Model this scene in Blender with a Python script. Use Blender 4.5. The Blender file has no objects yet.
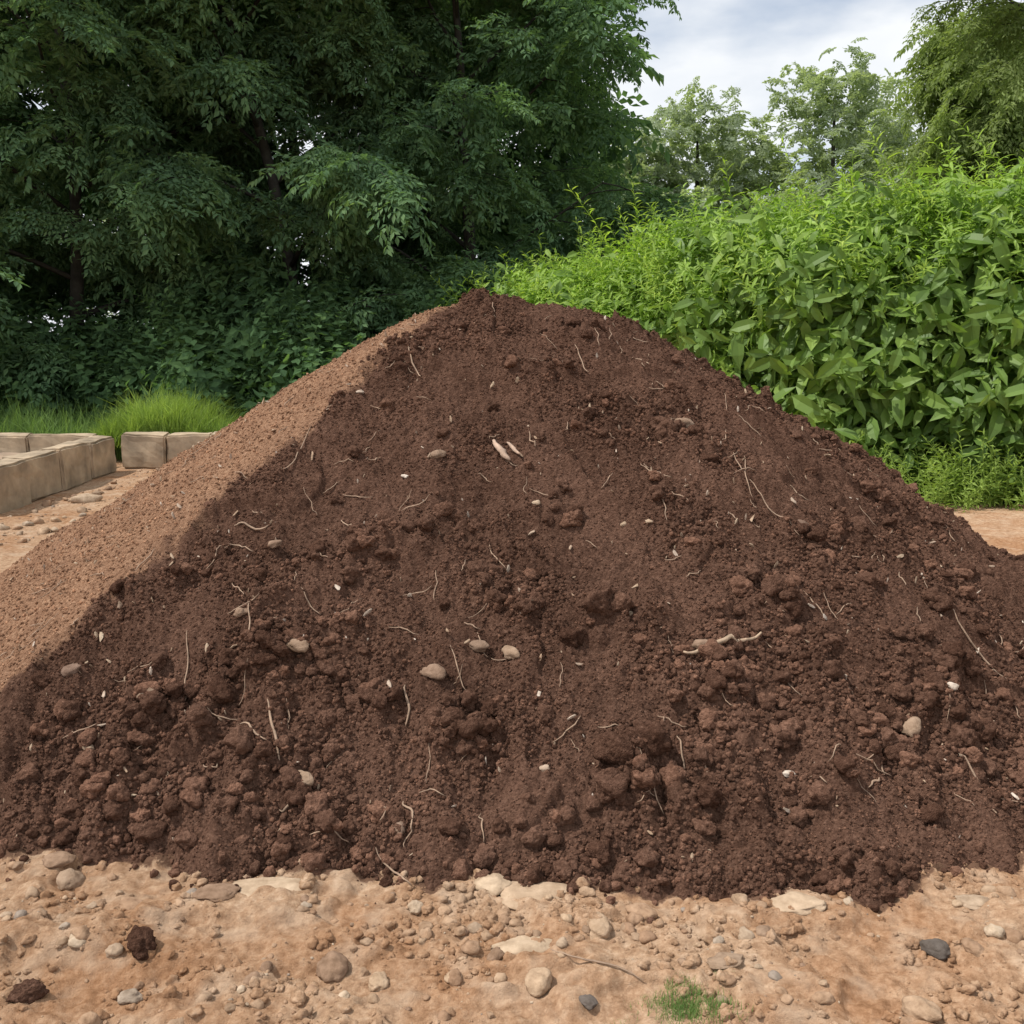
import bpy, math, numpy as np
from mathutils import Vector, Matrix, Quaternion
from mathutils import noise as mn
import bmesh
rng=np.random.default_rng(7)
scene=bpy.context.scene
R=math.radians
# ---------------------------------------------------------------- noise
def hsh(ix,iy,s):
    h=(ix*374761393+iy*668265263+s*974634777)&0xffffffff
    h=((h^(h>>13))*1274126177)&0xffffffff
    return ((h^(h>>16))&0xffff)/65535.0
def perlin(x,y,s=0):
    x=np.asarray(x,float);y=np.asarray(y,float)
    ix=np.floor(x).astype(np.int64);iy=np.floor(y).astype(np.int64)
    fx=x-ix;fy=y-iy
    u=fx*fx*fx*(fx*(fx*6-15)+10);v=fy*fy*fy*(fy*(fy*6-15)+10)
    def g(dx,dy):
        a=hsh(ix+dx,iy+dy,s)*2*np.pi
        return np.cos(a)*(fx-dx)+np.sin(a)*(fy-dy)
    return ((g(0,0)*(1-u)+g(1,0)*u)*(1-v)+(g(0,1)*(1-u)+g(1,1)*u)*v)*1.5
def fbm(x,y,o=4,s=0,gain=.5):
    r=0;a=1;f=1
    for i in range(o):
        r=r+a*perlin(x*f+i*17.3,y*f-i*9.1,s+i);a*=gain;f*=2.03
    return r
def lumps(x,y,cell,s,dens=1.0,rmin=.25,rmax=.6):
    x=np.asarray(x,float)/cell;y=np.asarray(y,float)/cell
    ix=np.floor(x).astype(np.int64);iy=np.floor(y).astype(np.int64)
    out=np.zeros_like(x)
    for dx in(-1,0,1):
        for dy in(-1,0,1):
            cx=ix+dx;cy=iy+dy
            px=cx+hsh(cx,cy,s);py=cy+hsh(cx,cy,s+1)
            r=rmin+(rmax-rmin)*hsh(cx,cy,s+2)**2
            on=hsh(cx,cy,s+3)<dens
            d2=(x-px)**2+(y-py)**2
            out=np.maximum(out,np.where(on,np.sqrt(np.maximum(0,r*r-d2)),0))
    return out
def sstep(a,b,x):
    t=np.clip((x-a)/(b-a),0,1);return t*t*(3-2*t)
def smin(a,b,k):
    h=np.clip(.5+.5*(b-a)/k,0,1);return b*(1-h)+a*h-k*h*(1-h)
# ---------------------------------------------------------------- terrain functions
def planes(x,y):
    foot=np.interp(x,[-2.6,-2,-1.5,-1.15,-.85,-.5,0,.6,1.1,1.5,1.9,2.5],[3.1,2.99,2.93,2.90,2.78,2.80,2.76,2.69,2.68,2.86,3.10,3.5])
    foot=foot+.07*perlin(x*2.6,x*0+3,5)+.07*perlin(x*6,x*0+8,6)+.03*perlin(x*15,x*0+8,7)
    front=.78*(y-foot)+.03*perlin(x*1.1,y*1.1,44)
    up=sstep(2.9,3.9,y)
    front=front*(1-up)+(.78*(y-2.75)+.03*perlin(x*1.1,y*1.1,44))*up
    left=.62*x+.305*y+.541+.03*perlin(x*.9,y*.9,45)
    right=-.585*x+.40*y+.035
    return front,left,right
def paleness(x,y):
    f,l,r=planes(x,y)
    return sstep(-.03,.03,f-l+.03+.04*fbm(x*4,y*4,4,61,.65))*(y<9)  # mask for the paler left face, ragged edge along the ridge
BIG=[(.31,3.50,.11,.07),(.40,3.02,.13,.07),(.36,2.93,.12,.05),(.95,3.56,.12,.06),(1.06,3.60,.09,.05),(-.16,3.12,.12,.06),
     (-.70,3.76,.13,.05),(-.40,3.80,.12,.045),(-.52,3.80,.10,.04),(-.88,3.07,.10,.04),(-.12,2.84,.12,.04),(1.2,3.14,.10,.05),
     (-1.25,3.28,.10,.04),(-1.05,3.2,.08,.03),(.62,3.05,.08,.03),(.1,2.9,.09,.03),(1.6,3.5,.1,.04),(.3,4.9,.16,.02),(.72,4.35,.1,.03),
     (.16,3.95,.1,.02),(-.95,2.92,.14,.03),(-1.3,3.02,.12,.03),(1.45,3.35,.10,.05),(1.0,2.95,.10,.04),(1.75,3.75,.1,.05),(.75,3.25,.09,.03)]
def clumpf(x,y): return fbm(x*1.9,y*2.6,3,9)+.50*(1-sstep(0,1.0,.78*(y-2.75)))+.15*sstep(.3,1.3,x)-.06
def pile_h(x,y,detail=True):
    x=np.asarray(x,float);y=np.asarray(y,float)
    f,l,r=planes(x,y)
    b=1.90-.66*(y-5.35)
    kk=.30-.17*sstep(4,5,y)
    h=smin(f,r,kk)
    h=smin(h,l,.06)
    h=smin(h,2.075-.585*x-.18*(y-5.1),.12)
    h=smin(h,2.127+.62*x-.16*(y-5.15),.10)
    h=smin(h,b,.30)
    h=smin(h,1.825-.05*np.abs(x-.10)**1.5+0*x,.12)
    h=h+.05*np.exp(-((h-.02)/.10)**2)-.035
    if detail:
        d=paleness(x,y);w=1-.80*d
        top=1-.7*sstep(1.5,1.8,h)
        wx=x+.05*perlin(x*4,y*4,71);wy=y+.05*perlin(x*4,y*4,72)
        n=.050*top*fbm(x*1.3,y*1.3,2,1)+.036*w*top*fbm(x*4.2,y*5.5,3,2)
        clump=sstep(-.15,.5,clumpf(x,y))
        n+=w*(.15+1.2*clump)*(.038*lumps(wx,wy,.12,20,.6,.25,.6)/.6+.026*lumps(wx,wy,.06,30,.7)/.6)
        n+=(.6+.4*w)*(.011*lumps(x,y,.030,40,.85)/.6+.008*fbm(x*38,y*38,2,50))
        n+=w*.022*np.abs(fbm(x*9,y*11,3,77))
        ph=fbm(x*1.2,y*2.4,2,15)
        n+=w*.038*(sstep(0,.04,ph-.12)-sstep(.04,.5,ph-.12))
        for (cx,cy,rr,hh) in BIG:
            dx=(x-cx)/rr;dy=(y-cy)/(rr*.75)
            q=dx*dx+dy*dy+.45*perlin(x*14,y*14,81)+.25*perlin(x*34,y*34,82)
            n+=hh*np.sqrt(np.clip(1-q,0,1))
        h=h+n*sstep(-.12,.10,h)
    return h
def ground_h(x,y):
    x=np.asarray(x,float);y=np.asarray(y,float)
    near=1-sstep(4.5,9,y)
    g=.022*fbm(x*1.1,y*1.4,2,101)+near*(.022*np.abs(fbm(x*4,y*5,4,103,.55))+.014*lumps(x,y,.10,110,.35)+.005*fbm(x*24,y*24,3,120)
       +.013*lumps(x,y,.035,130,.5)*sstep(-.2,.4,fbm(x*3,y*3,2,133)))
    g+=near*.026*sstep(.0,.25,fbm(x*2.3+4,y*3.2,4,140))
    g+=.06*np.exp(-(((x+1.15)/.25)**2+((y-2.42)/.10)**2))
    return g-.022
def surf_h(x,y): return np.maximum(pile_h(x,y),ground_h(x,y))
# ---------------------------------------------------------------- mesh helpers
def link(o,parent=None):
    scene.collection.objects.link(o)
    if parent: o.parent=parent
    return o
def mesh_obj(name,v,f,mat=None,smooth=True,parent=None,attrs=None,lnk=True):
    v=np.asarray(v,dtype=np.float32).reshape(-1,3)
    me=bpy.data.meshes.new(name)
    if isinstance(f,np.ndarray):
        n,k=f.shape
        me.vertices.add(len(v));me.vertices.foreach_set('co',v.ravel())
        me.loops.add(n*k);me.loops.foreach_set('vertex_index',f.ravel().astype(np.int32))
        me.polygons.add(n);me.polygons.foreach_set('loop_start',np.arange(0,n*k,k,dtype=np.int32))
        me.update(calc_edges=True)
    else:
        me.from_pydata(v.tolist(),[],f);me.update()
    if smooth: me.polygons.foreach_set('use_smooth',np.ones(len(me.polygons),bool))
    if attrs:
        for k,a in attrs.items():
            at=me.attributes.new(k,'FLOAT','POINT');at.data.foreach_set('value',np.asarray(a,np.float32))
    if mat: me.materials.append(mat)
    o=bpy.data.objects.new(name,me)
    if lnk: link(o,parent)
    return o
def grid(name,xs,ys,zf,mat,attrf=None,keep=None,parent=None):
    X,Y=np.meshgrid(xs,ys);Z=zf(X,Y)
    nx=len(xs);ny=len(ys)
    v=np.stack([X,Y,Z],-1).reshape(-1,3)
    i=np.arange(nx-1)[None,:]+np.arange(ny-1)[:,None]*nx
    f=np.stack([i,i+1,i+nx+1,i+nx],-1).reshape(-1,4)
    at={k:fn(X,Y,Z).ravel() for k,fn in (attrf or {}).items()}
    if keep is not None:
        K=keep(X,Y,Z).ravel();ok=K[f].any(1);f=f[ok]
        used=np.unique(f);re=np.full(len(v),-1);re[used]=np.arange(len(used))
        v=v[used];f=re[f];at={k:a[used] for k,a in at.items()}
    return mesh_obj(name,v,f,mat,True,parent,at)
def instancer(name,protos,pos,rot,scl,idx=None,parent=None,realize=False):
    pos=np.asarray(pos,np.float32).reshape(-1,3);n=len(pos)
    col=bpy.data.collections.new(name+'_kit')
    for p in protos: col.objects.link(p)
    if idx is None: idx=rng.integers(0,len(protos),n)
    scl=np.asarray(scl,np.float32)
    if scl.ndim==1: scl=np.repeat(scl[:,None],3,1)
    me=bpy.data.meshes.new(name);me.vertices.add(n);me.vertices.foreach_set('co',pos.ravel())
    a=me.attributes.new('rot','FLOAT_VECTOR','POINT');a.data.foreach_set('vector',np.asarray(rot,np.float32).ravel())
    a=me.attributes.new('scl','FLOAT_VECTOR','POINT');a.data.foreach_set('vector',scl.ravel())
    a=me.attributes.new('idx','INT','POINT');a.data.foreach_set('value',np.asarray(idx,np.int32))
    me.update()
    o=link(bpy.data.objects.new(name,me),parent)
    ng=bpy.data.node_groups.new(name+'_scatter','GeometryNodeTree')
    ng.interface.new_socket('Geometry',in_out='INPUT',socket_type='NodeSocketGeometry')
    ng.interface.new_socket('Geometry',in_out='OUTPUT',socket_type='NodeSocketGeometry')
    N=ng.nodes;L=ng.links
    gi=N.new('NodeGroupInput');go=N.new('NodeGroupOutput')
    ci=N.new('GeometryNodeCollectionInfo');ci.inputs['Collection'].default_value=col
    ci.inputs['Separate Children'].default_value=True;ci.inputs['Reset Children'].default_value=True
    ip=N.new('GeometryNodeInstanceOnPoints');ip.inputs['Pick Instance'].default_value=True
    def na(nm,t):
        q=N.new('GeometryNodeInputNamedAttribute');q.data_type=t;q.inputs['Name'].default_value=nm
        return [s for s in q.outputs if s.enabled and s.name=='Attribute'][0]
    L.new(gi.outputs[0],ip.inputs['Points']);L.new(ci.outputs[0],ip.inputs['Instance'])
    L.new(na('idx','INT'),ip.inputs['Instance Index'])
    L.new(na('rot','FLOAT_VECTOR'),ip.inputs['Rotation'])
    L.new(na('scl','FLOAT_VECTOR'),ip.inputs['Scale'])
    out=ip.outputs[0]
    if realize:
        rv=N.new('FunctionNodeRandomValue');rv.data_type='FLOAT'
        st=N.new('GeometryNodeStoreNamedAttribute');st.data_type='FLOAT';st.domain='INSTANCE';st.inputs['Name'].default_value='rnd'
        L.new(out,st.inputs['Geometry'])
        L.new([s for s in rv.outputs if s.enabled][0],[s for s in st.inputs if s.enabled and s.name=='Value'][0])
        rl=N.new('GeometryNodeRealizeInstances');L.new(st.outputs[0],rl.inputs[0]);out=rl.outputs[0]
    L.new(out,go.inputs[0])
    m=o.modifiers.new('scatter','NODES');m.node_group=ng
    return o
def rrot(n): return rng.uniform(0,2*np.pi,(n,3))
def tube(pts,rad,sides=6):
    pts=np.asarray(pts,float);n=len(pts);V=[];F=[]
    for i in range(n):
        t=pts[min(i+1,n-1)]-pts[max(i-1,0)];t/=np.linalg.norm(t)+1e-9
        a=np.cross(t,[0,0,1.]);
        if np.linalg.norm(a)<.15:a=np.cross(t,[0,1.,0])
        a/=np.linalg.norm(a);b=np.cross(t,a)
        for k in range(sides):
            an=2*np.pi*k/sides;V.append(pts[i]+rad[i]*(np.cos(an)*a+np.sin(an)*b))
    for i in range(n-1):
        for k in range(sides):
            k2=(k+1)%sides;F.append((i*sides+k,i*sides+k2,(i+1)*sides+k2,(i+1)*sides+k))
    c=len(V)
    V.append(pts[0]);V.append(pts[-1])
    for k in range(sides):
        k2=(k+1)%sides
        F.append((c,k2,k));F.append((c+1,(n-1)*sides+k,(n-1)*sides+k2))
    return V,F
class Acc:
    def __init__(s): s.V=[];s.F=[];s.T=[]
    def add(s,V,F,tone=.5):
        o=len(s.V);s.V+=[tuple(map(float,q)) for q in V];s.F+=[tuple(i+o for i in f) for f in F];s.T+=[tone]*len(V)
# ---------------------------------------------------------------- materials
def newmat(name,diffuse=False):
    m=bpy.data.materials.new(name);m.use_nodes=True;nt=m.node_tree
    if diffuse:
        nt.nodes.remove(nt.nodes['Principled BSDF'])
        d=nt.nodes.new('ShaderNodeBsdfDiffuse');d.inputs['Roughness'].default_value=.6
        nt.links.new(d.outputs[0],nt.nodes['Material Output'].inputs[0])
        return m,nt,d
    return m,nt,nt.nodes['Principled BSDF']
def ramp(nt,fac,stops):
    r=nt.nodes.new('ShaderNodeValToRGB');e=r.color_ramp.elements
    while len(e)<len(stops): e.new(.5)
    for i,(p,c) in enumerate(stops): e[i].position=p;e[i].color=(*c,1)
    nt.links.new(fac,r.inputs[0]);return r.outputs[0]
def noise(nt,scale,detail=4,rough=.55,vec=None):
    n=nt.nodes.new('ShaderNodeTexNoise');n.inputs['Scale'].default_value=scale;n.inputs['Detail'].default_value=detail;n.inputs['Roughness'].default_value=rough
    if vec is None:
        g=nt.nodes.new('ShaderNodeNewGeometry');vec=g.outputs['Position']
    nt.links.new(vec,n.inputs['Vector']);return n.outputs['Fac']
def voro(nt,scale):
    n=nt.nodes.new('ShaderNodeTexVoronoi');n.inputs['Scale'].default_value=scale
    g=nt.nodes.new('ShaderNodeNewGeometry');nt.links.new(g.outputs['Position'],n.inputs['Vector']);return n.outputs['Distance']
def mix(nt,f,a,b,mode='MIX'):
    m=nt.nodes.new('ShaderNodeMix');m.data_type='RGBA';m.blend_type=mode
    for s,v in((0,f),(6,a),(7,b)):
        if hasattr(v,'is_linked') : nt.links.new(v,m.inputs[s])
        elif s==0: m.inputs[0].default_value=v
        else: m.inputs[s].default_value=(*v,1)
    return m.outputs[2]
def attr(nt,n,t='GEOMETRY'):
    a=nt.nodes.new('ShaderNodeAttribute');a.attribute_name=n;a.attribute_type=t;return a.outputs['Fac']
def bump(nt,p,h,dist,st=1.0):
    b=nt.nodes.new('ShaderNodeBump');b.inputs['Strength'].default_value=st;b.inputs['Distance'].default_value=dist
    nt.links.new(h,b.inputs['Height']);nt.links.new(b.outputs[0],p.inputs['Normal'])
def math_n(nt,op,a,b):
    m=nt.nodes.new('ShaderNodeMath');m.operation=op
    for i,v in enumerate((a,b)):
        if hasattr(v,'is_linked'):nt.links.new(v,m.inputs[i])
        else:m.inputs[i].default_value=v
    return m.outputs[0]
def soil_mat(name,pale=None,rand=False):
    m,nt,p=newmat(name,True)
    if pale is not True:
        n1=noise(nt,2.2,3);n2=noise(nt,70,3,.7)
        dark=ramp(nt,n2,[(.32,(.056,.029,.0195)),(.52,(.138,.075,.051)),(.70,(.265,.155,.108))])
        dk=mix(nt,.45,dark,ramp(nt,n1,[(.38,(.084,.045,.031)),(.64,(.170,.094,.065))]))
    if pale:
        if pale is True:n2=noise(nt,70,3,.7)
        dr=ramp(nt,n2,[(.30,(.20,.108,.064)),(.50,(.35,.20,.123)),(.72,(.53,.335,.215))])  # paler, warmer brown for the left face
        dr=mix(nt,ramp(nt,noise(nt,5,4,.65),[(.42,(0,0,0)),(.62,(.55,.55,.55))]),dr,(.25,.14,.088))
    if pale=='attr': col=mix(nt,attr(nt,'pale'),dk,dr)
    elif pale: col=dr
    else: col=dk
    if rand:
        oi=nt.nodes.new('ShaderNodeObjectInfo')
        col=mix(nt,1.0,col,ramp(nt,oi.outputs['Random'],[(0,(.6,.57,.56)),(.6,(1.0,1,1)),(1,(1.5,1.45,1.4))]),'MULTIPLY')
    nt.links.new(col,p.inputs['Color'])
    if rand: hh=noise(nt,130,2,.75)
    else: hh=math_n(nt,'SUBTRACT',noise(nt,130,4,.75),math_n(nt,'MULTIPLY',voro(nt,95),.5))
    bump(nt,p,hh,.012)
    return m
M_soil=soil_mat('soil','attr');M_crumb=soil_mat('soil_crumb',None,True);M_crumbpale=soil_mat('soil_crumb_pale',True,True)
def sand_mat(name,isground=True):
    m,nt,p=newmat(name,True)
    n1=noise(nt,1.6,4);n2=noise(nt,35,5,.7);n3=noise(nt,7,4)
    a=ramp(nt,n2,[(.3,(.29,.172,.100)),(.5,(.46,.297,.186)),(.7,(.62,.445,.305))])
    a=mix(nt,ramp(nt,n1,[(.42,(0,0,0)),(.62,(1,1,1))]),a,(.82,.70,.61),'MULTIPLY')
    a=mix(nt,ramp(nt,n3,[(.50,(0,0,0)),(.70,(.6,.6,.6))]),a,(.57,.43,.31))
    if isground:
        s=math_n(nt,'ADD',attr(nt,'soil'),math_n(nt,'MULTIPLY',math_n(nt,'SUBTRACT',noise(nt,40,4,.7),.5),2.0))
        s=ramp(nt,math_n(nt,'MULTIPLY',s,attr(nt,'soil')),[(.25,(0,0,0)),(.45,(1,1,1))])
        a=mix(nt,s,a,(.17,.098,.064))
        gr=math_n(nt,'ADD',attr(nt,'green'),math_n(nt,'MULTIPLY',math_n(nt,'SUBTRACT',noise(nt,1.5,4,.7),.5),.5))
        a=mix(nt,ramp(nt,gr,[(.4,(0,0,0)),(.6,(1,1,1))]),a,ramp(nt,noise(nt,5,5),[(.3,(.022,.035,.012)),(.7,(.06,.10,.025))]))
    nt.links.new(a,p.inputs['Color'])
    bump(nt,p,noise(nt,90,5,.78),.012)
    return m
M_ground=sand_mat('sandy_earth');M_sand=sand_mat('sand_clod',False)
def stone_mat(name,stops,scale=30):
    m,nt,p=newmat(name)
    oi=nt.nodes.new('ShaderNodeObjectInfo')
    base=ramp(nt,oi.outputs['Random'],stops)
    nn=noise(nt,scale,5,.65)
    col=mix(nt,1.,base,ramp(nt,nn,[(.3,(.6,.55,.5)),(.65,(1.12,1.12,1.12))]),'MULTIPLY')
    nt.links.new(col,p.inputs['Base Color']);p.inputs['Roughness'].default_value=.88;p.inputs['Specular IOR Level'].default_value=.25
    bump(nt,p,noise(nt,scale*4,4,.7),.004)
    return m
M_pebble=stone_mat('pebble_stone',[(0,(.42,.28,.18)),(.3,(.32,.20,.125)),(.55,(.46,.33,.22)),(.75,(.25,.16,.105)),(.92,(.50,.39,.28)),(1,(.27,.22,.18))])
M_flat=stone_mat('flat_stone_mat',[(0,(.50,.385,.27)),(1,(.43,.31,.21))],14)
M_pstone=stone_mat('dusty_stone',[(0,(.25,.165,.115)),(.5,(.34,.24,.165)),(1,(.18,.115,.085))])
M_dkstone=stone_mat('dark_stone',[(0,(.12,.10,.085)),(1,(.15,.125,.11))])
M_chip=stone_mat('pale_chip',[(0,(.50,.39,.28)),(.5,(.36,.25,.17)),(1,(.58,.50,.42))])
def plain(name,c,r=.8,var=.4,scale=20):
    m,nt,p=newmat(name)
    col=mix(nt,1.,ramp(nt,noise(nt,scale,4,.6),[(.3,(1-var,)*3),(.7,(1+var*.6,)*3)]),c,'MULTIPLY')
    nt.links.new(col,p.inputs['Base Color']);p.inputs['Roughness'].default_value=r
    bump(nt,p,noise(nt,scale*3,4,.7),.004)
    return m
M_root=plain('root_fibre',(.34,.23,.155));M_bark=plain('bark',(.05,.043,.035),.9,.5,9)
M_concrete=plain('concrete',(.39,.30,.205),.92,.5,3.2)
def leaf_mat(name,dark,mid,light,trans=.35,scale=.6,gloss=False):
    m,nt,p=newmat(name,not gloss)
    f=math_n(nt,'ADD',math_n(nt,'MULTIPLY',attr(nt,'tone'),.35),math_n(nt,'MULTIPLY',attr(nt,'rnd'),.30))
    f=math_n(nt,'ADD',f,math_n(nt,'MULTIPLY',noise(nt,scale,2),.55))
    col=ramp(nt,f,[(.30,dark),(.58,mid),(.88,light)])
    if gloss:
        nt.links.new(col,p.inputs['Base Color']);p.inputs['Roughness'].default_value=.5;p.inputs['Specular IOR Level'].default_value=.35
    else: nt.links.new(col,p.inputs['Color'])
    tr=nt.nodes.new('ShaderNodeBsdfTranslucent');tc=mix(nt,1.,col,(1.25,1.35,.6),'MULTIPLY');nt.links.new(tc,tr.inputs[0])
    ms=nt.nodes.new('ShaderNodeMixShader');ms.inputs[0].default_value=trans
    out=nt.nodes['Material Output']
    nt.links.new(p.outputs[0],ms.inputs[1]);nt.links.new(tr.outputs[0],ms.inputs[2]);nt.links.new(ms.outputs[0],out.inputs[0])
    return m
M_tree=leaf_mat('tree_leaf',(.090,.155,.090),(.145,.245,.125),(.23,.35,.17))
M_under=leaf_mat('undergrowth_leaf',(.075,.135,.068),(.125,.22,.098),(.20,.32,.13))
M_hedge=leaf_mat('shrub_leaf',(.16,.26,.045),(.27,.41,.07),(.38,.54,.11),.45,.9,True)
M_plume=leaf_mat('shrub_tip_leaf',(.27,.38,.06),(.38,.52,.10),(.50,.62,.16),.45,.9)
M_hedgebig=leaf_mat('shrub_broad_leaf',(.095,.165,.038),(.165,.27,.06),(.27,.39,.09),.40,.9,True)
M_far=leaf_mat('far_leaf_hazed',(.28,.33,.24),(.34,.40,.27),(.42,.48,.31),.42,.12)  # distance haze put into the leaf colour as paler greens
M_willow=leaf_mat('willow_leaf',(.19,.235,.095),(.26,.325,.125),(.35,.43,.17),.40,.3)
M_grass=leaf_mat('grass_blade',(.18,.25,.05),(.28,.39,.09),(.42,.54,.17),.4,1.5)
M_grassdk=leaf_mat('grass_dark',(.11,.18,.06),(.17,.27,.085),(.25,.37,.13),.35,1.0)
# ---------------------------------------------------------------- prototypes
def rock(name,mat,seed,sub=3,flat=.7,rough=.25,fine=0.):
    bm=bmesh.new();bmesh.ops.create_icosphere(bm,subdivisions=sub,radius=.5)
    off=Vector((seed*3.1,seed*7.7,seed*1.3))
    for v in bm.verts:
        d=v.co.normalized()
        k=1+rough*mn.noise(d*1.1+off)*1.6+rough*.6*mn.noise(d*2.7+off)+rough*.35*mn.noise(d*6+off)+fine*(mn.noise(d*11+off)+.6*mn.noise(d*22+off))
        v.co=d*.5*k
        v.co.z*=flat
        v.co.y*=.85
    me=bpy.data.meshes.new(name);bm.to_mesh(me);bm.free()
    if sub>=2: me.polygons.foreach_set('use_smooth',np.ones(len(me.polygons),bool))
    me.materials.append(mat)
    return bpy.data.objects.new(name,me)
def leafgeo(L,W,fold=.25,droop=.2):
    pts=[(0,0),(.30,.92),(.68,.85),(1,0)]
    mid=[];lf=[];rt=[]
    for s,w in pts:
        z=-droop*L*s*s
        mid.append((L*s,0,z))
        lf.append((L*s,W*.5*w,z+fold*W*.5*w));rt.append((L*s,-W*.5*w,z+fold*W*.5*w))
    V=[mid[0],lf[1],mid[1],rt[1],lf[2],mid[2],rt[2],mid[3]]
    F=[(0,2,1),(0,3,2),(1,2,5,4),(2,3,6,5),(4,5,7),(5,6,7)]
    return V,F
def simpleleaf(L,W):
    return [(0,0,0),(L*.45,W*.5,.02*L),(L,0,-.12*L),(L*.45,-W*.5,.02*L)],[(0,3,2,1)]
def xf(V,yaw=0,pitch=0,roll=0,loc=(0,0,0)):
    M=Matrix.Translation(loc)@Matrix.Rotation(yaw,4,'Z')@Matrix.Rotation(-pitch,4,'Y')@Matrix.Rotation(roll,4,'X')
    return [tuple(M@Vector(v)) for v in V]
def proto(name,acc,mats):
    o=mesh_obj(name,acc.V,acc.F,None,False,None,{'tone':acc.T},False)
    for m in mats:o.data.materials.append(m)
    return o
def spray(name,mat,L=.8,ntw=6,leaf=.075,nl=6,w=.42,droop=.35):
    a=Acc()
    for i in range(ntw*2+1):
        s=.12+.88*(i//2)/ntw if i<ntw*2 else 1.0
        side=1 if i%2 else -1
        bx=L*s*.75;bz=-droop*L*s*s
        yaw=side*R(rng.uniform(35,65)) if i<ntw*2 else 0
        tl=L*.5*(1-.55*s)*rng.uniform(.7,1.2)
        pt=-droop*s*1.2+rng.uniform(-.35,.25)
        for j in range(nl):
            q=(j+.6)/nl
            loc=(bx+math.cos(yaw)*tl*q,math.sin(yaw)*tl*q,bz+tl*q*pt*.8-.15*tl*q*q)
            for sd in(-1,1):
                V,F=simpleleaf(leaf*rng.uniform(.7,1.25),leaf*w*rng.uniform(.8,1.2))
                a.add(xf(V,yaw+sd*R(rng.uniform(35,70)),pt+rng.uniform(-.5,.3),rng.uniform(-.6,.6),loc),F,rng.random())
    return proto(name,a,[mat])
def shoot(name,mat,H=.7,n=16,leaf=.14,w=.4,up=.5,detail=True,bend=.15,lo=.08,curl=.35):
    a=Acc();az=rng.uniform(0,6);bd=rng.uniform(0,6.28)
    P=[]
    for i in range(5):
        s=i/4;P.append((bend*H*s*s*math.cos(bd),bend*H*s*s*math.sin(bd),H*s))
    V,F=tube(P,[.006*(1-.7*i/4) for i in range(5)],3);a.add(V,F,.6)
    for i in range(n):
        s=lo+(1-lo)*(i+.5)/n;az+=2.4
        loc=(bend*H*s*s*math.cos(bd),bend*H*s*s*math.sin(bd),H*s)
        l=leaf*(1.05-.5*s**3)*rng.uniform(.75,1.2)
        pitch=up*(.3+.9*s)-.15+rng.uniform(-.3,.25)
        V,F=leafgeo(l,l*w,.3,curl) if detail else simpleleaf(l,l*w)
        a.add(xf(V,az+rng.uniform(-.4,.4),pitch,rng.uniform(-.5,.5),loc),F,rng.random())
    return proto(name,a,[mat])
def tuft(name,mat,n=26,H=.4,spread=.12,w=.006):
    a=Acc()
    for i in range(n):
        r=spread*math.sqrt(rng.random());t=rng.uniform(0,6.28);h=H*rng.uniform(.5,1.1);ln=rng.uniform(.15,.7)*h;d=rng.uniform(0,6.28)
        bx,by=r*math.cos(t),r*math.sin(t);V=[];F=[]
        for k in range(4):
            s=k/3;ww=w*(1-s*.9);z=h*(s-.25*s**3*ln/h*1.6)
            cx=bx+math.cos(d)*ln*s*s;cy=by+math.sin(d)*ln*s*s
            V+= [(cx-math.sin(d)*ww,cy+math.cos(d)*ww,z),(cx+math.sin(d)*ww,cy-math.cos(d)*ww,z)]
            if k:F.append((2*k-2,2*k-1,2*k+1,2*k))
        a.add(V,F,rng.random())
    return proto(name,a,[mat])
# ---------------------------------------------------------------- ground
def prog(a,b,step,grow,end):
    c=list(np.arange(a,b,step));s=step;x=b
    while x<end: c.append(x);s*=grow;x+=s
    c.append(end);return c
xr=prog(0,2.2,.0075,1.09,600);xs=np.array([-q for q in xr[:0:-1]]+xr)
ys=np.array([-300,-80,-20,-5,0,.8,1.3]+prog(1.6,3.3,.0070,1.035,900))
def soilmask(X,Y,Z):
    h=pile_h(X,Y,False);return sstep(-.10,-.0,h)
def green(X,Y,Z):
    g=sstep(12.8,14.5,Y)
    g=np.maximum(g,sstep(3.2,4.4,X)*sstep(9.4,10.2,Y)*(X>0))
    g=np.maximum(g,sstep(9,12,np.abs(X))*.6)
    return g
grid('ground',xs,ys,ground_h,M_ground,{'soil':soilmask,'green':green})
# ---------------------------------------------------------------- soil pile
pile=bpy.data.objects.new('soil_pile',None);link(pile)
px=np.concatenate([np.arange(-5.2,-3.0,.03),np.arange(-3.0,3.0,.0058),np.arange(3.0,5.2,.03)])
py=np.concatenate([np.arange(2.35,5.5,.0062),np.arange(5.5,9,.035)])
grid('heap',px,py,lambda X,Y:pile_h(X,Y),M_soil,{'pale':lambda X,Y,Z:paleness(X,Y)},lambda X,Y,Z:Z>ground_h(X,Y)-.03,pile)
def scatter_pile(n,ylo=2.3,yhi=5.6,xr=3.3,darker=None,edge=-.02):
    x=rng.uniform(-xr,xr,n*2);y=rng.uniform(ylo,yhi,n*2)
    h=pile_h(x,y,False);k=h>edge
    d=paleness(x,y)
    if darker is True:k&=d<rng.random(len(x))
    if darker is False:k&=d>rng.random(len(x))
    x=x[k][:n];y=y[k][:n];return x,y
crumbs=[rock('crumb_%d'%i,M_crumb,i+1,2 if i<4 else 1,.8,.45) for i in range(6)]
x,y=scatter_pile(170000,darker=True)
dens=clumpf(x,y);k=rng.random(len(x))<sstep(-.5,.5,dens)*.8+.25;x=x[k];y=y[k];dens=dens[k]
s=.005+(.006+.013*sstep(-.2,.6,dens))*rng.random(len(x))**2.4
instancer('soil_crumbs',crumbs,np.stack([x,y,surf_h(x,y)+s*.12],-1),rrot(len(x)),s,parent=pile)
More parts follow.
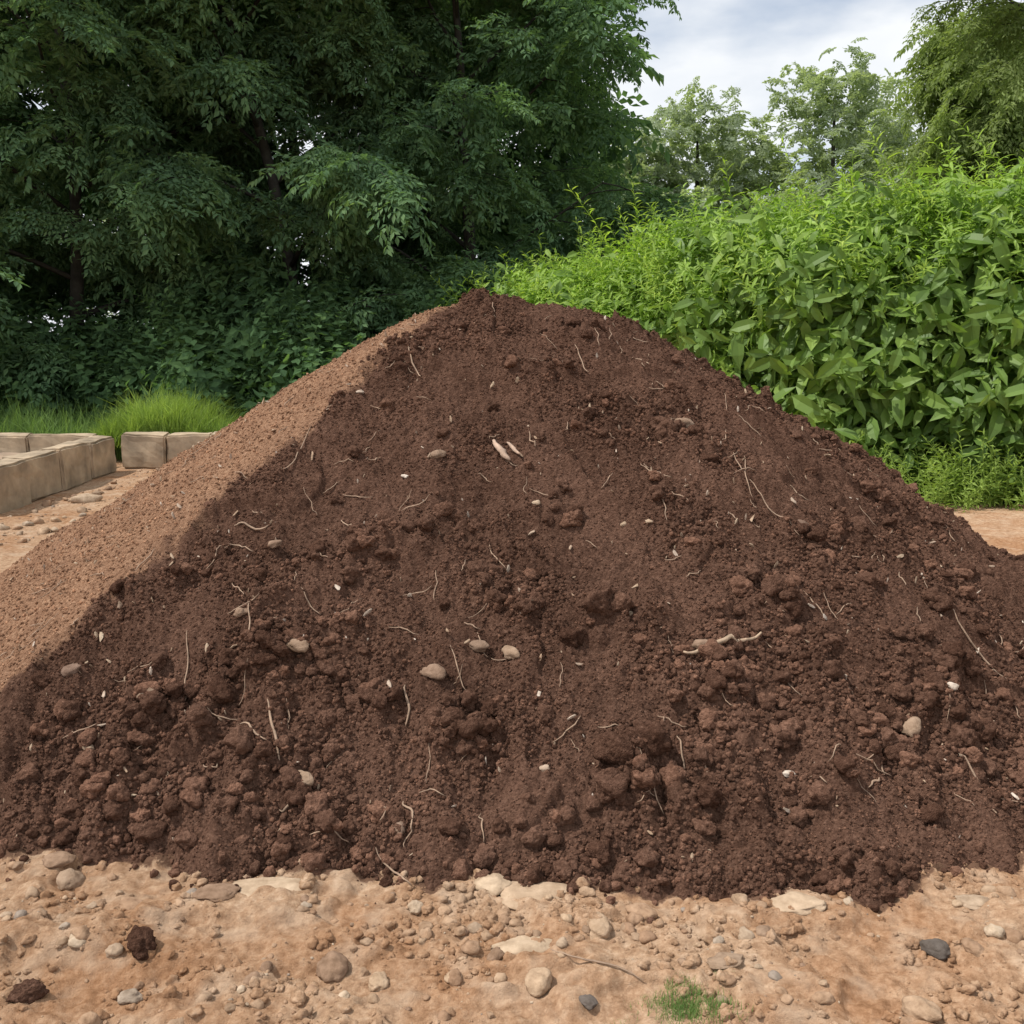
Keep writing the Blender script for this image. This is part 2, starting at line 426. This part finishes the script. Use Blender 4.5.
dc=[rock('pcrumb_%d'%i,M_crumbpale,i+11,2,.8,.4) for i in range(3)]
x,y=scatter_pile(45000,darker=False);s=.005+.011*rng.random(len(x))**3
instancer('pale_crumbs',dc,np.stack([x,y,surf_h(x,y)+s*.1],-1),rrot(len(x)),s,parent=pile)
clods=[rock('clod_%d'%i,M_crumb,i+31,4,.8,.35,.12) for i in range(8)]
x,y=scatter_pile(14000,darker=True,ylo=2.55)
c=clumpf(x,y);k=rng.random(len(x))<sstep(.05,1.0,c)*.55+.010;x=x[k];y=y[k]
s=.018+.066*rng.random(len(x))**3.0
instancer('soil_clods',clods,np.stack([x,y,surf_h(x,y)+s*.08],-1),np.stack([rng.uniform(-.5,.5,len(x)),rng.uniform(-.5,.5,len(x)),rng.uniform(0,6.28,len(x))],-1),s,parent=pile)
big=[]
for (cx,cy,rr,hh) in BIG:
    for q in range(7):
        big.append((cx+rng.uniform(-1,1)*rr,cy+rng.uniform(-.7,.3)*rr,rng.uniform(.03,.085)))
big+=[(-.28,3.92,.08),(-.23,3.93,.07),(-.9,3.08,.11),(1.25,3.12,.08),(1.18,3.08,.08),(1.08,3.7,.07),(.46,3.03,.12),(.34,3.02,.13),(.32,2.93,.11),(.31,3.5,.12),(-.15,3.12,.11),(.98,3.58,.10),(-1.28,3.3,.08)]
big=np.array(big)
clods2=[rock('lump_%d'%i,M_crumb,i+51,4,.8,.30,.13) for i in range(8)]
instancer('soil_lumps',clods2,np.stack([big[:,0],big[:,1],surf_h(big[:,0],big[:,1])+big[:,2]*.08],-1),rrot(len(big))*[.1,.1,1],big[:,2],parent=pile)
n=26000;x=rng.uniform(-2.4,2.6,n);y=rng.uniform(1.9,3.6,n);h=pile_h(x,y,False)
k=(h<.05)&(rng.random(n)<np.exp(-np.clip(-h-.01,0,9)/.035)*(.25+sstep(-.5,.5,perlin(x*3,y*3,901))));x=x[k];y=y[k];s=.004+.040*rng.random(len(x))**4
instancer('spilled_crumbs',[rock('sp_%d'%i,M_crumb,i+71,3,.8,.35,.08) for i in range(4)],np.stack([x,y,surf_h(x,y)+s*.15],-1),rrot(len(x)),s,parent=pile)
# ---------------------------------------------------------------- pebbles and stones
peb=[rock('peb_%d'%i,M_pebble,i+91,3,.62,.24) for i in range(9)]
n=6500;x=rng.uniform(-2.6,2.8,n);y=rng.uniform(1.7,3.4,n);h=pile_h(x,y,False)
cl=fbm(x*2.5,y*3.5,2,201);k=(h<-.03)&(rng.random(n)<sstep(-.4,.7,cl));x=x[k];y=y[k];s=.006+.052*rng.random(len(x))**4.6
instancer('pebbles',peb,np.stack([x,y,ground_h(x,y)+s*.04],-1),np.stack([rng.uniform(-.3,.3,len(x)),rng.uniform(-.3,.3,len(x)),rng.uniform(0,6.28,len(x))],-1),s)
sl=[rock('sandlump_%d'%i,M_sand,i+131,3,.7,.35,.08) for i in range(6)]
n=24000;x=rng.uniform(-2.6,2.8,n);y=rng.uniform(1.7,3.4,n);h=pile_h(x,y,False)
k=(h<.0)&(rng.random(n)<sstep(-.4,.7,fbm(x*3,y*3,2,133)));x=x[k];y=y[k];s=.005+.036*rng.random(len(x))**4
instancer('sand_clumps',sl,np.stack([x,y,ground_h(x,y)+s*.05],-1),rrot(len(x))*[.1,.1,1],s)
def place(o,name,x,y,w,d,t,yaw,lift=.2,onpile=False):
    o.name=name;o.data.name=name
    e=.02
    z=float(surf_h(x,y)) if not onpile else float(surf_h(np.array([x,x+w*.3,x-w*.3,x]),np.array([y,y,y,y-w*.3])).max())
    gx=0;gy=0
    if onpile:
        gx=float(pile_h(x+e,y,False)-pile_h(x-e,y,False))/(2*e);gy=float(pile_h(x,y+e,False)-pile_h(x,y-e,False))/(2*e)
    nrm=Vector((-gx,-gy,1)).normalized()
    q=nrm.to_track_quat('Z','Y')
    o.rotation_mode='QUATERNION'
    o.rotation_quaternion=q@Quaternion((0,0,1),yaw)
    o.scale=(w,d,t);o.location=Vector((x,y,z))+nrm*t*lift
    link(o)
i=0
for (x,y,w,d,t) in [(.084,2.66,.26,.17,.055),(-.72,2.66,.24,.15,.045),(.02,2.40,.19,.12,.05),(.82,2.57,.17,.11,.04),(-1.40,2.80,.10,.08,.05),(-.06,2.72,.11,.10,.06),
                    (1.35,2.6,.12,.09,.03),(-1.1,2.6,.09,.07,.03),(.55,2.3,.10,.07,.02),(-.86,2.62,.13,.10,.035)]:
    i+=1;place(rock('s',M_flat if w>.16 or i==6 else M_pebble,200+i,4,.8,.22,.02),'flat_stone',x,y,w,d,t,rng.uniform(-.4,.4),.10)
for (x,y,w,m) in [(.37,2.57,.085,M_pebble),(.24,2.49,.11,M_pebble),(-.47,2.32,.11,M_pebble),(.187,2.17,.05,M_dkstone),(.07,2.25,.09,M_pebble),(-1.34,2.74,.10,M_pebble),
                  (1.13,2.38,.08,M_dkstone),(1.22,2.36,.07,M_pebble),(-.34,2.27,.07,M_pebble),(-.95,2.2,.06,M_pebble),(.66,2.6,.06,M_pebble),(.22,2.64,.05,M_pebble),(1.0,2.15,.09,M_pebble),(-.28,2.6,.06,M_pebble)]:
    i+=1;place(rock('s',m,200+i,4,.8,.2,.015),'stone',x,y,w,w*.85,w*.65,rng.uniform(0,3),.15)
for (x,y,w) in [(-.98,2.36,.10),(-1.19,2.18,.075)]:
    i+=1;place(rock('s',M_crumb,200+i,4,.8,.35,.12),'soil_clod',x,y,w,w*.8,w*.8,rng.uniform(0,3),.2)
for (x,y,w) in [(-.316,4.18,.065),(.765,4.40,.09),(-.12,3.41,.07),(0,3.36,.075),(-.27,3.31,.09),(1.375,3.21,.10),(-1.6,3.42,.075),(-1.28,3.28,.07),(-.76,3.37,.08),
                (-.68,3.0,.07),(-.36,2.88,.07),(.107,3.01,.035),(.43,3.5,.035),(.68,3.38,.07),(1.2,4.0,.055),(-.93,3.78,.055),(.1,3.95,.035),(-1.0,3.5,.055),(-.7,4.55,.035),(.25,4.68,.03),
                (-1.46,3.2,.045),(.45,3.9,.03),(.55,3.88,.03),(-.45,4.1,.03),(1.55,3.3,.045),(.9,3.0,.04)]:
    i+=1;place(rock('s',M_pstone if w>.052 else M_chip,200+i,3,.8,.28,.03),'embedded_stone',x,y,w,w*.72,w*.55,rng.uniform(-.6,.6),.12,True)
chips=[rock('chip_%d'%q,M_chip,q+300,1,.35,.5) for q in range(4)]
x,y=scatter_pile(620,yhi=5.2,xr=2.6,edge=.02);s=.009+.022*rng.random(len(x))**3
instancer('wood_chips',chips,np.stack([x,y,surf_h(x,y)+.006+s*.3],-1),rrot(len(x))*[.25,.25,1],np.stack([s*1.7,s*.7,s],-1))
def lay(a,pts,rad,lift=.010,wig=.012,n=14):
    pts=np.array(pts,float);t=np.linspace(0,1,n);tt=np.linspace(0,1,len(pts))
    xx=np.interp(t,tt,pts[:,0])+wig*perlin(t*2.5,t*0+pts[0,0]*9,400);yy=np.interp(t,tt,pts[:,1])+wig*perlin(t*2.5,t*0+pts[0,1]*9,401)
    zz=surf_h(xx,yy);s=zz.copy()
    zz=np.convolve(np.pad(zz,3,'edge'),np.ones(7)/7,'valid')
    zz=np.maximum(zz,s*.7+zz*.3)+lift
    V,F=tube(np.stack([xx,yy,zz],-1),[rad*(1-.6*abs(2*q-1)**2) for q in t],5);a.add(V,F)
a=Acc()
for pts,r in [([(-.99,3.57),(-.93,3.36)],.003),([(-.9,4.4),(-.93,4.2),(-.98,4.12)],.003),([(-.83,3.2),(-.76,3.05)],.005),([(-.93,3.15),(-.82,3.07)],.004),([(-.35,2.98),(-.31,2.87)],.004),
    ([(-.42,2.83),(-.3,2.7)],.0035),([(-1.12,3.9),(-.98,3.88)],.005),([(-.75,2.94),(-.68,2.95)],.005),([(.07,4.3),(.1,4.2)],.003),([(.1,2.35),(.34,2.24)],.003),([(1.5,3.15),(1.6,3.06)],.004),
    ([(1.0,4.1),(1.15,3.85)],.003),([(.95,4.3),(1.0,4.0)],.0025),([(-.37,3.3),(-.36,3.2)],.005),([(1.2,3.0),(1.14,2.95)],.004),([(.55,3.1),(.56,2.98)],.003),([(-.1,2.95),(-.09,2.85)],.003),
    ([(.3,4.75),(.36,4.6)],.003),([(-.5,4.75),(-.42,4.6)],.004),([(-1.2,3.5),(-1.15,3.3)],.003),([(1.9,3.6),(1.7,3.7)],.004)]: lay(a,pts,r)
for q in range(220):
    X,Y=scatter_pile(1,ylo=2.7,yhi=5,xr=2.2,edge=.02)
    if len(X):
        an=rng.uniform(0,3.14);l=rng.uniform(.03,.13);lay(a,[(X[0],Y[0]),(X[0]+l*math.cos(an),Y[0]+l*math.sin(an))],rng.uniform(.0014,.003),.009,.012,8)
mesh_obj('root_fibres',a.V,a.F,M_root)
a=Acc();lay(a,[(.60,3.30),(.72,3.33),(.90,3.42)],.010,.034,.004,18);mesh_obj('broken_stick',a.V,a.F,plain('pale_wood',(.42,.30,.2)))
a=Acc();lay(a,[(-.08,4.26),(-.01,4.14)],.016,.02,.006,10);lay(a,[(-.02,4.26),(.03,4.17)],.010,.018,.006,10);mesh_obj('wood_fragment',a.V,a.F,plain('pale_wood2',(.42,.29,.21)))
tg=[tuft('tg%d'%q,M_grassdk,40,.028,.05,.0012) for q in range(2)]
x=rng.normal(.43,.06,60);y=rng.normal(2.17,.03,60)
instancer('moss_tuft',tg,np.stack([x,y,ground_h(x,y)-.003],-1),rrot(60)*[0,0,1],rng.uniform(.5,1,60),realize=True)
# ---------------------------------------------------------------- concrete raised bed
def blockwall(parent,p0,p1,h,th,bl=.62):
    p0=np.array(p0);p1=np.array(p1);L=np.linalg.norm(p1-p0);n=max(1,round(L/bl));d=(p1-p0)/L;an=math.atan2(d[1],d[0])
    for i in range(n):
        bm=bmesh.new();bmesh.ops.create_cube(bm,size=1)
        l=L/n-.012
        for v in bm.verts:
            v.co.x*=l;v.co.y*=th;v.co.z*=h+rng.uniform(-.03,.03)
        bmesh.ops.bevel(bm,geom=bm.edges[:],offset=.022,segments=2,affect='EDGES')
        bmesh.ops.subdivide_edges(bm,edges=[e for e in bm.edges if e.calc_length()>.15],cuts=5,use_grid_fill=True)
        for v in bm.verts: v.co+=.014*mn.noise_vector(v.co*5+Vector((i*3.3,p0[0],p0[1])))+.008*mn.noise_vector(v.co*17+Vector((i*3.3,p0[0],p0[1])))
        me=bpy.data.meshes.new('block');bm.to_mesh(me);bm.free();me.materials.append(M_concrete)
        o=bpy.data.objects.new('block',me);link(o,parent)
        c=p0+d*(L*(i+.5)/n);o.location=(c[0]+rng.uniform(-.02,.02),c[1]+rng.uniform(-.02,.02),h/2-.03);o.rotation_euler=(rng.uniform(-.03,.03),rng.uniform(-.02,.02),an+rng.uniform(-.035,.035))
bed=bpy.data.objects.new('concrete_block_wall',None);link(bed)
blockwall(bed,(-4.95,9.0),(-5.12,12.3),.46,.26,.85)
blockwall(bed,(-5.0,12.62),(-1.0,12.75),.45,.28,.6)
blockwall(bed,(-9.5,12.62),(-5.35,12.62),.44,.24,.8)
blockwall(bed,(-9.6,8.9),(-5.15,8.75),.44,.24,.8)
grid('bed_soil',np.arange(-9.4,-5.15,.06),np.arange(8.9,12.5,.06),lambda X,Y:.20+.05*fbm(X*1.5,Y*1.5,3,500),plain('bed_earth',(.36,.26,.18),.95,.3,6),parent=bed)
i+=1;place(rock('s',M_chip,500,3,.8,.25),'pale_rock',-4.35,9.9,.30,.18,.16,.5,.15)
x=rng.uniform(-5.0,-2.2,900);y=rng.uniform(7.5,12.4,900);k=(x>-4.7);x=x[k];y=y[k];s=.02+.10*rng.random(len(x))**6
instancer('yard_rubble',[rock('rb%d'%q,M_pebble,q+600,2,.6,.3) for q in range(4)],np.stack([x,y,ground_h(x,y)+s*.1],-1),rrot(len(x))*[.1,.1,1],s)
# ---------------------------------------------------------------- vegetation
def make_tree(name,bx,by,H,rad,protos,nl=16,sub=7,crown_lo=.18,lean=(0,0),spr=.24,size=1.0,tr=.18,droop=.25,twigs=True):
    emp=bpy.data.objects.new(name,None);link(emp)
    a=Acc();P=[];Rt=[];S=[]
    def path(p0,d,L,n,up,wob):
        pts=[np.array(p0,float)];d=np.array(d,float)
        for i in range(n):
            d=d+np.array([rng.normal(0,wob),rng.normal(0,wob),up+rng.normal(0,wob*.5)]);d/=np.linalg.norm(d);pts.append(pts[-1]+d*L/n)
        return np.array(pts)
    T=path((bx,by,-.1),(lean[0],lean[1],1),H*.93,10,.05,.06)
    V,F=tube(T,[tr*(1-.88*i/10)*(1.35 if i==0 else 1) for i in range(11)],8);a.add(V,F)
    for i in range(nl):
        s=crown_lo+(1-crown_lo)*((i+rng.random())/nl)
        k=s*10;j=min(int(k),9);p=T[j]+(T[j+1]-T[j])*(k-j)
        az=i*2.4+rng.uniform(-.5,.5);
        prof=math.sin(math.pi*min(1,(.16+.84*(1-(s-crown_lo)/(1-crown_lo)))**.8))*.55+.5
        L=rad*prof*rng.uniform(.75,1.15)*(1-.45*s)
        el=R(10+55*s)
        limb=path(p,(math.cos(az)*math.cos(el),math.sin(az)*math.cos(el),math.sin(el)),L*1.05,7,.02-.03*(1-s),.10)
        r0=tr*.42*(1-.6*s)
        V,F=tube(limb,[r0*(1-.85*q/7) for q in range(8)],5);a.add(V,F)
        for m in range(sub):
            q=.25+.75*(m+rng.random())/sub*1.0;q=min(q,.999);k=q*7;j=int(k);p=limb[j]+(limb[j+1]-limb[j])*(k-j)
            dd=limb[j+1]-limb[j];dd/=np.linalg.norm(dd)
            a2=math.atan2(dd[1],dd[0])+rng.choice([-1,1])*rng.uniform(.3,1.3)
            bl=L*rng.uniform(.22,.48)+.3
            br=path(p,(math.cos(a2),math.sin(a2),rng.uniform(-.15,.55)),bl,5,-.10,.12)
            if twigs:
                V,F=tube(br,[r0*.3*(1-.8*z/5) for z in range(6)],3);a.add(V,F)
            ns=int(bl/spr)+2
            for z in range(ns):
                w=(z+rng.random())/ns;k=min(w*5,4.99);jj=int(k);pp=br[jj]+(br[jj+1]-br[jj])*(k-jj)
                e=br[jj+1]-br[jj];yaw=math.atan2(e[1],e[0])+rng.uniform(-1.1,1.1)
                for rep in range(2):
                    P.append(pp+rng.normal(0,.10*size,3));Rt.append((rng.uniform(-.5,.5),droop+rng.uniform(-.5,.45),yaw+rep*1.3*rng.choice([-1,1])));S.append(size*rng.uniform(.65,1.2))
    mesh_obj('trunk_and_limbs',a.V,a.F,M_bark,True,emp)
    instancer('foliage',protos,np.array(P),np.array(Rt),np.array(S),parent=emp,realize=True)
    return len(P)
tk1=lambda:[spray('spray%d'%q,M_tree,.78,5,.105,4,.45) for q in range(4)]
tk2=lambda:[spray('sprayb%d'%q,M_tree,1.2,4,.24,3,.5) for q in range(3)]
tot=0
for (bx,by,H,rad,lean) in [(-11.5,19,12.5,5.2,(0,0)),(-7.6,17.5,12,4.8,(.02,0)),(-3.8,18.5,12.5,4.9,(0,0)),(-1.0,19.5,12,4.1,(.10,-.02))]:
    tot+=make_tree('deciduous_tree',bx,by,H,rad,tk1(),24,8,.05,lean,.38,1.2,.15)
for (bx,by,H,rad) in [(-9.5,24,14,5.5),(-4.5,25,14.5,5.5),(-.8,24.5,13,4.2),(-15,22,13,5.5)]:
    tot+=make_tree('deciduous_tree',bx,by,H,rad,tk2(),20,6,.05,(0,0),.6,1.2,.2,twigs=False)
print('sprays',tot)
ug=[shoot('ug%d'%q,M_under,.75,14,.17,.6,.35,False,.35) for q in range(4)]
def mass(n,xlo,xhi,ylo,yhi,hf,top_bias=.65,lean=.5):
    x=rng.uniform(xlo,xhi,n);y=rng.uniform(ylo,yhi,n);h=hf(x,y);z=h*rng.random(n)**top_bias-.25
    rot=np.stack([rng.normal(0,lean,n)+.25*(1-z/np.maximum(h,.1)),rng.normal(0,lean,n),rng.uniform(0,6.28,n)],-1)
    return np.stack([x,y,np.maximum(z,-.1)],-1),rot
def hu(x,y): return (.75+.5*sstep(14,17.5,y)*3.0+.9*fbm(x*.7,y*.7,3,600))*np.where(x>-6.5,1,.8)
P,Ro=mass(5600,-12,1.2,14.6,18.5,hu)
k=~((P[:,0]<-5.2)&(P[:,1]<15.8));P=P[k];Ro=Ro[k]
instancer('undergrowth',ug,P,Ro,rng.uniform(.7,1.4,len(P)),realize=True)
def htop(x,y):
    f=np.interp(x,[-1.2,-.5,.7,1.8,2.4,4.0,5.5,8,12],[1.65,1.9,2.2,2.5,2.65,2.75,2.85,2.9,3.0])
    return f+.42*fbm(x*1.5,y*1.5,3,700)
def frontY(x): return np.interp(x,[-1.5,0,2,3.3,4.5,6,12],[14.5,14.3,12.4,10.9,10.2,9.9,9.5])+.45*perlin(x*1.1,x*0,711)
def shrub(n,depth,mode):
    x=rng.uniform(-.7,8.5,n);fy=frontY(x);back=3.0
    if mode=='top':
        y=fy+.25+back*rng.random(n)**1.3;z=htop(x,y)*sstep(-.5,1.6,y-fy+.4)**.4-rng.random(n)**2*.7-.25
        rot=np.stack([rng.normal(.15,.30,n),rng.normal(0,.30,n),rng.uniform(0,6.28,n)],-1)
    else:
        u=rng.random(n);z=htop(x,fy)*u*.97-.1
        bulge=.55*np.sin(np.pi*np.clip(u*1.05,0,1))**.7+.45*perlin(x*1.6,z*1.6,712)
        y=fy+.45-bulge+rng.random(n)**1.6*depth+.35*u
        rot=np.stack([rng.normal(.75,.40,n),rng.normal(0,.5,n),rng.normal(0,.7,n)],-1)
    return np.stack([x,y,z],-1),rot
bank=bpy.data.objects.new('leafy_shrub',None);link(bank)
hp=[shoot('hp%d'%q,M_hedge,.85,20,.17,.22,.8,True,.25) for q in range(5)]
P,Ro=shrub(3600,0,'top');instancer('upper_shoots',hp,P,Ro,rng.uniform(.5,1.15,len(P)),parent=bank,realize=True)
pl=[shoot('pl%d'%q,M_plume,1.25,42,.15,.17,.9,True,.35,.05,.5) for q in range(6)]
n=950;x=rng.uniform(-.6,8,n);y=frontY(x)+.0+2.4*rng.random(n);P=np.stack([x,y,htop(x,y)*sstep(-.5,1.6,y-frontY(x)+.4)**.4-.45-.5*rng.random(n)**1.5],-1)
instancer('tip_plumes',pl,P,np.stack([rng.normal(.25,.30,n),rng.normal(0,.30,n),rng.normal(0,.8,n)],-1),rng.uniform(.6,1.3,n)*(.85+.5*perlin(x*2,y*2,740)),parent=bank,realize=True)
hb=[shoot('hb%d'%q,M_hedgebig,.95,9,.34,.42,-.02,True,.3) for q in range(6)]
P,Ro=shrub(2700,.9,'front');k=rng.random(len(P))<1-.75*sstep(2.0,2.7,P[:,2]+.5*perlin(P[:,0],P[:,2],733)+(P[:,0]<2.6)*.9);P=P[k];Ro=Ro[k]
instancer('broad_leaves',hb,P,Ro,rng.uniform(.6,1.1,len(P)),parent=bank,realize=True)
hp2=[shoot('hq%d'%q,M_hedge,.85,20,.17,.24,.45,True,.4) for q in range(5)]
P,Ro=shrub(3400,.4,'front');k=rng.random(len(P))<.9*sstep(1.5,2.5,P[:,2]+.6*perlin(P[:,0],P[:,2],733)+(P[:,0]<2.6)*1.2);P=P[k];Ro=Ro[k]
instancer('side_shoots',hp2,P,Ro,rng.uniform(.6,1.15,len(P)),parent=bank,realize=True)
wd=[shoot('wd%d'%q,M_grass,.45,26,.085,.25,.7,False,.35) for q in range(4)]
n=800;x=rng.uniform(3.1,8,n);y=rng.uniform(8.4,10.2,n)
k=(y>9.2+.6*perlin(x*1.4,x*0+2,801));x=x[k];y=y[k]
instancer('weeds',wd,np.stack([x,y,x*0-.02],-1),np.stack([rng.normal(.15,.35,len(x)),rng.normal(0,.35,len(x)),rng.uniform(0,6.28,len(x))],-1),rng.uniform(.5,1.5,len(x))*(1+.4*perlin(x*2,y*2,802)),realize=True)
gt=[tuft('gt%d'%q,M_grass,30,.62,.12,.006) for q in range(4)]
x=rng.uniform(-6.0,-3.4,460);y=rng.uniform(13.1,14.6,460)
sc=1.15*np.clip(1-((x+4.75)/1.4)**2,.3,1)*rng.uniform(.6,1.1,len(x))
instancer('grass_clump',gt,np.stack([x,y,x*0+.02+.30*np.exp(-((x+4.8)/.8)**2)],-1),np.stack([rng.normal(0,.22,len(x)),rng.normal(0,.22,len(x)),rng.uniform(0,6.28,len(x))],-1),sc,realize=True)
gt=[tuft('gu%d'%q,M_grassdk,26,.75,.16,.007) for q in range(4)]
x=rng.uniform(-12,1,2000);y=rng.uniform(13.2,17.0,2000)
instancer('tall_grass',gt,np.stack([x,y,x*0],-1),np.stack([rng.normal(0,.2,len(x)),rng.normal(0,.2,len(x)),rng.uniform(0,6.28,len(x))],-1),rng.uniform(.5,1.1,len(x))*(1+.5*perlin(x*.8,y*.8,803)),realize=True)
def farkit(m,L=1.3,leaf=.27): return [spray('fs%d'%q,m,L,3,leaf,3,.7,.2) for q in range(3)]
belt=bpy.data.objects.new('distant_trees',None);link(belt)
def blobtree(P,Rt,S,bx,by,H,rad,n,size):
    nb=24
    for b in range(nb):
        t=b/(nb-1);cz=H*(.10+.76*t);rr=rad*(math.sin(math.pi*(.22+.60*t)))
        az=b*2.4;f=rng.uniform(.25,.72);c=np.array([bx+math.cos(az)*rr*f,by+math.sin(az)*rr*f,cz]);r=rad*rng.uniform(.34,.48)
        d=rng.normal(0,1,(n//nb,3));d/=np.linalg.norm(d,axis=1)[:,None];d[:,2]*=.85
        q=c+d*r*rng.uniform(.6,1.05,(len(d),1))
        for a_,b_ in zip(q,d):
            if a_[2]<.5 or b_[1]>.6:continue
            P.append(a_);Rt.append((rng.uniform(-.9,.9),.1+rng.uniform(-.8,.8),rng.uniform(0,6.28)));S.append(size*rng.uniform(.6,1.15))
P=[];Rt=[];S=[];tk=Acc()
for (bx,by,H,rad) in [(7.5,66,16,5),(12.2,68,19,5.5),(20.5,66,21,5.2),(16.3,72,17,5),(26,72,20,6),(3,70,14,5.5),(32,66,21,6),(39,68,20,7),(16.5,60,11,4.5),(10,58,9,4.5),(24,60,13,5),(-6,72,16,8),(-26,74,16,8),(50,68,19,8)]:
    blobtree(P,Rt,S,bx,by,H,rad,1500 if 0<bx<30 else 800,.88)
    V,F=tube([(bx,by,0),(bx+.2,by,H*.4),(bx,by,H*.8)],[.35,.25,.06],6);tk.add(V,F)
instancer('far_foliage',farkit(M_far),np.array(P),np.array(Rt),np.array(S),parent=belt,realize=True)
mesh_obj('far_trunks',tk.V,tk.F,M_bark,True,belt)
for (bx,by,H,rad) in [(15.2,33,10.6,4.8),(19.5,35,12.5,5)]:
    make_tree('willow_tree',bx,by,H,rad,[spray('ws%d'%q,M_willow,1.0,5,.15,4,.4,.4) for q in range(3)],20,8,.08,(0,0),.45,1.3,.25,droop=.4)
make_tree('overhanging_tree',8.1,13.6,10.5,5.4,[spray('os%d'%q,M_willow,.6,5,.085,4,.42,.3) for q in range(3)],13,8,.50,(-.03,0),.32,1.0,.2,droop=.4)
# ---------------------------------------------------------------- light, sky
sv=Vector((-.50,-.14,.85)).normalized()
sun=bpy.data.lights.new('sun','SUN');sun.energy=4.2;sun.angle=R(.8);sun.color=(1,.955,.89)
so=link(bpy.data.objects.new('sun',sun));so.rotation_mode='QUATERNION';so.rotation_quaternion=sv.to_track_quat('Z','Y')
w=bpy.data.worlds.new('World');scene.world=w;w.use_nodes=True;nt=w.node_tree
bg=nt.nodes['Background']
sky=nt.nodes.new('ShaderNodeTexSky');sky.sky_type='NISHITA';sky.sun_disc=False
sky.sun_elevation=math.asin(sv.z);sky.sun_rotation=math.atan2(sv.x,sv.y);sky.dust_density=1.5
tc=nt.nodes.new('ShaderNodeTexCoord');mp=nt.nodes.new('ShaderNodeMapping');mp.inputs['Scale'].default_value=(1,1,2.6)
nt.links.new(tc.outputs['Generated'],mp.inputs[0])
cn=noise(nt,3.4,6,.5,mp.outputs[0])
cf=ramp(nt,cn,[(.34,(.3,.3,.3)),(.52,(1,1,1))])
cc=ramp(nt,noise(nt,6,4,.5,mp.outputs[0]),[(.3,(6.2,6.5,6.9)),(.65,(7.5,7.6,7.7))])
nt.links.new(mix(nt,cf,sky.outputs[0],cc),bg.inputs[0]);bg.inputs[1].default_value=.14
# ---------------------------------------------------------------- camera
cam=bpy.data.cameras.new('camera');co=link(bpy.data.objects.new('camera',cam))
cam.sensor_width=36;cam.lens=36*983/1024;cam.clip_end=3000;cam.clip_start=.05
co.location=(0,0,1.6);co.rotation_euler=(R(90-9.9),0,0);scene.camera=co
scene.view_settings.view_transform='Standard';scene.view_settings.look='None';scene.view_settings.exposure=0
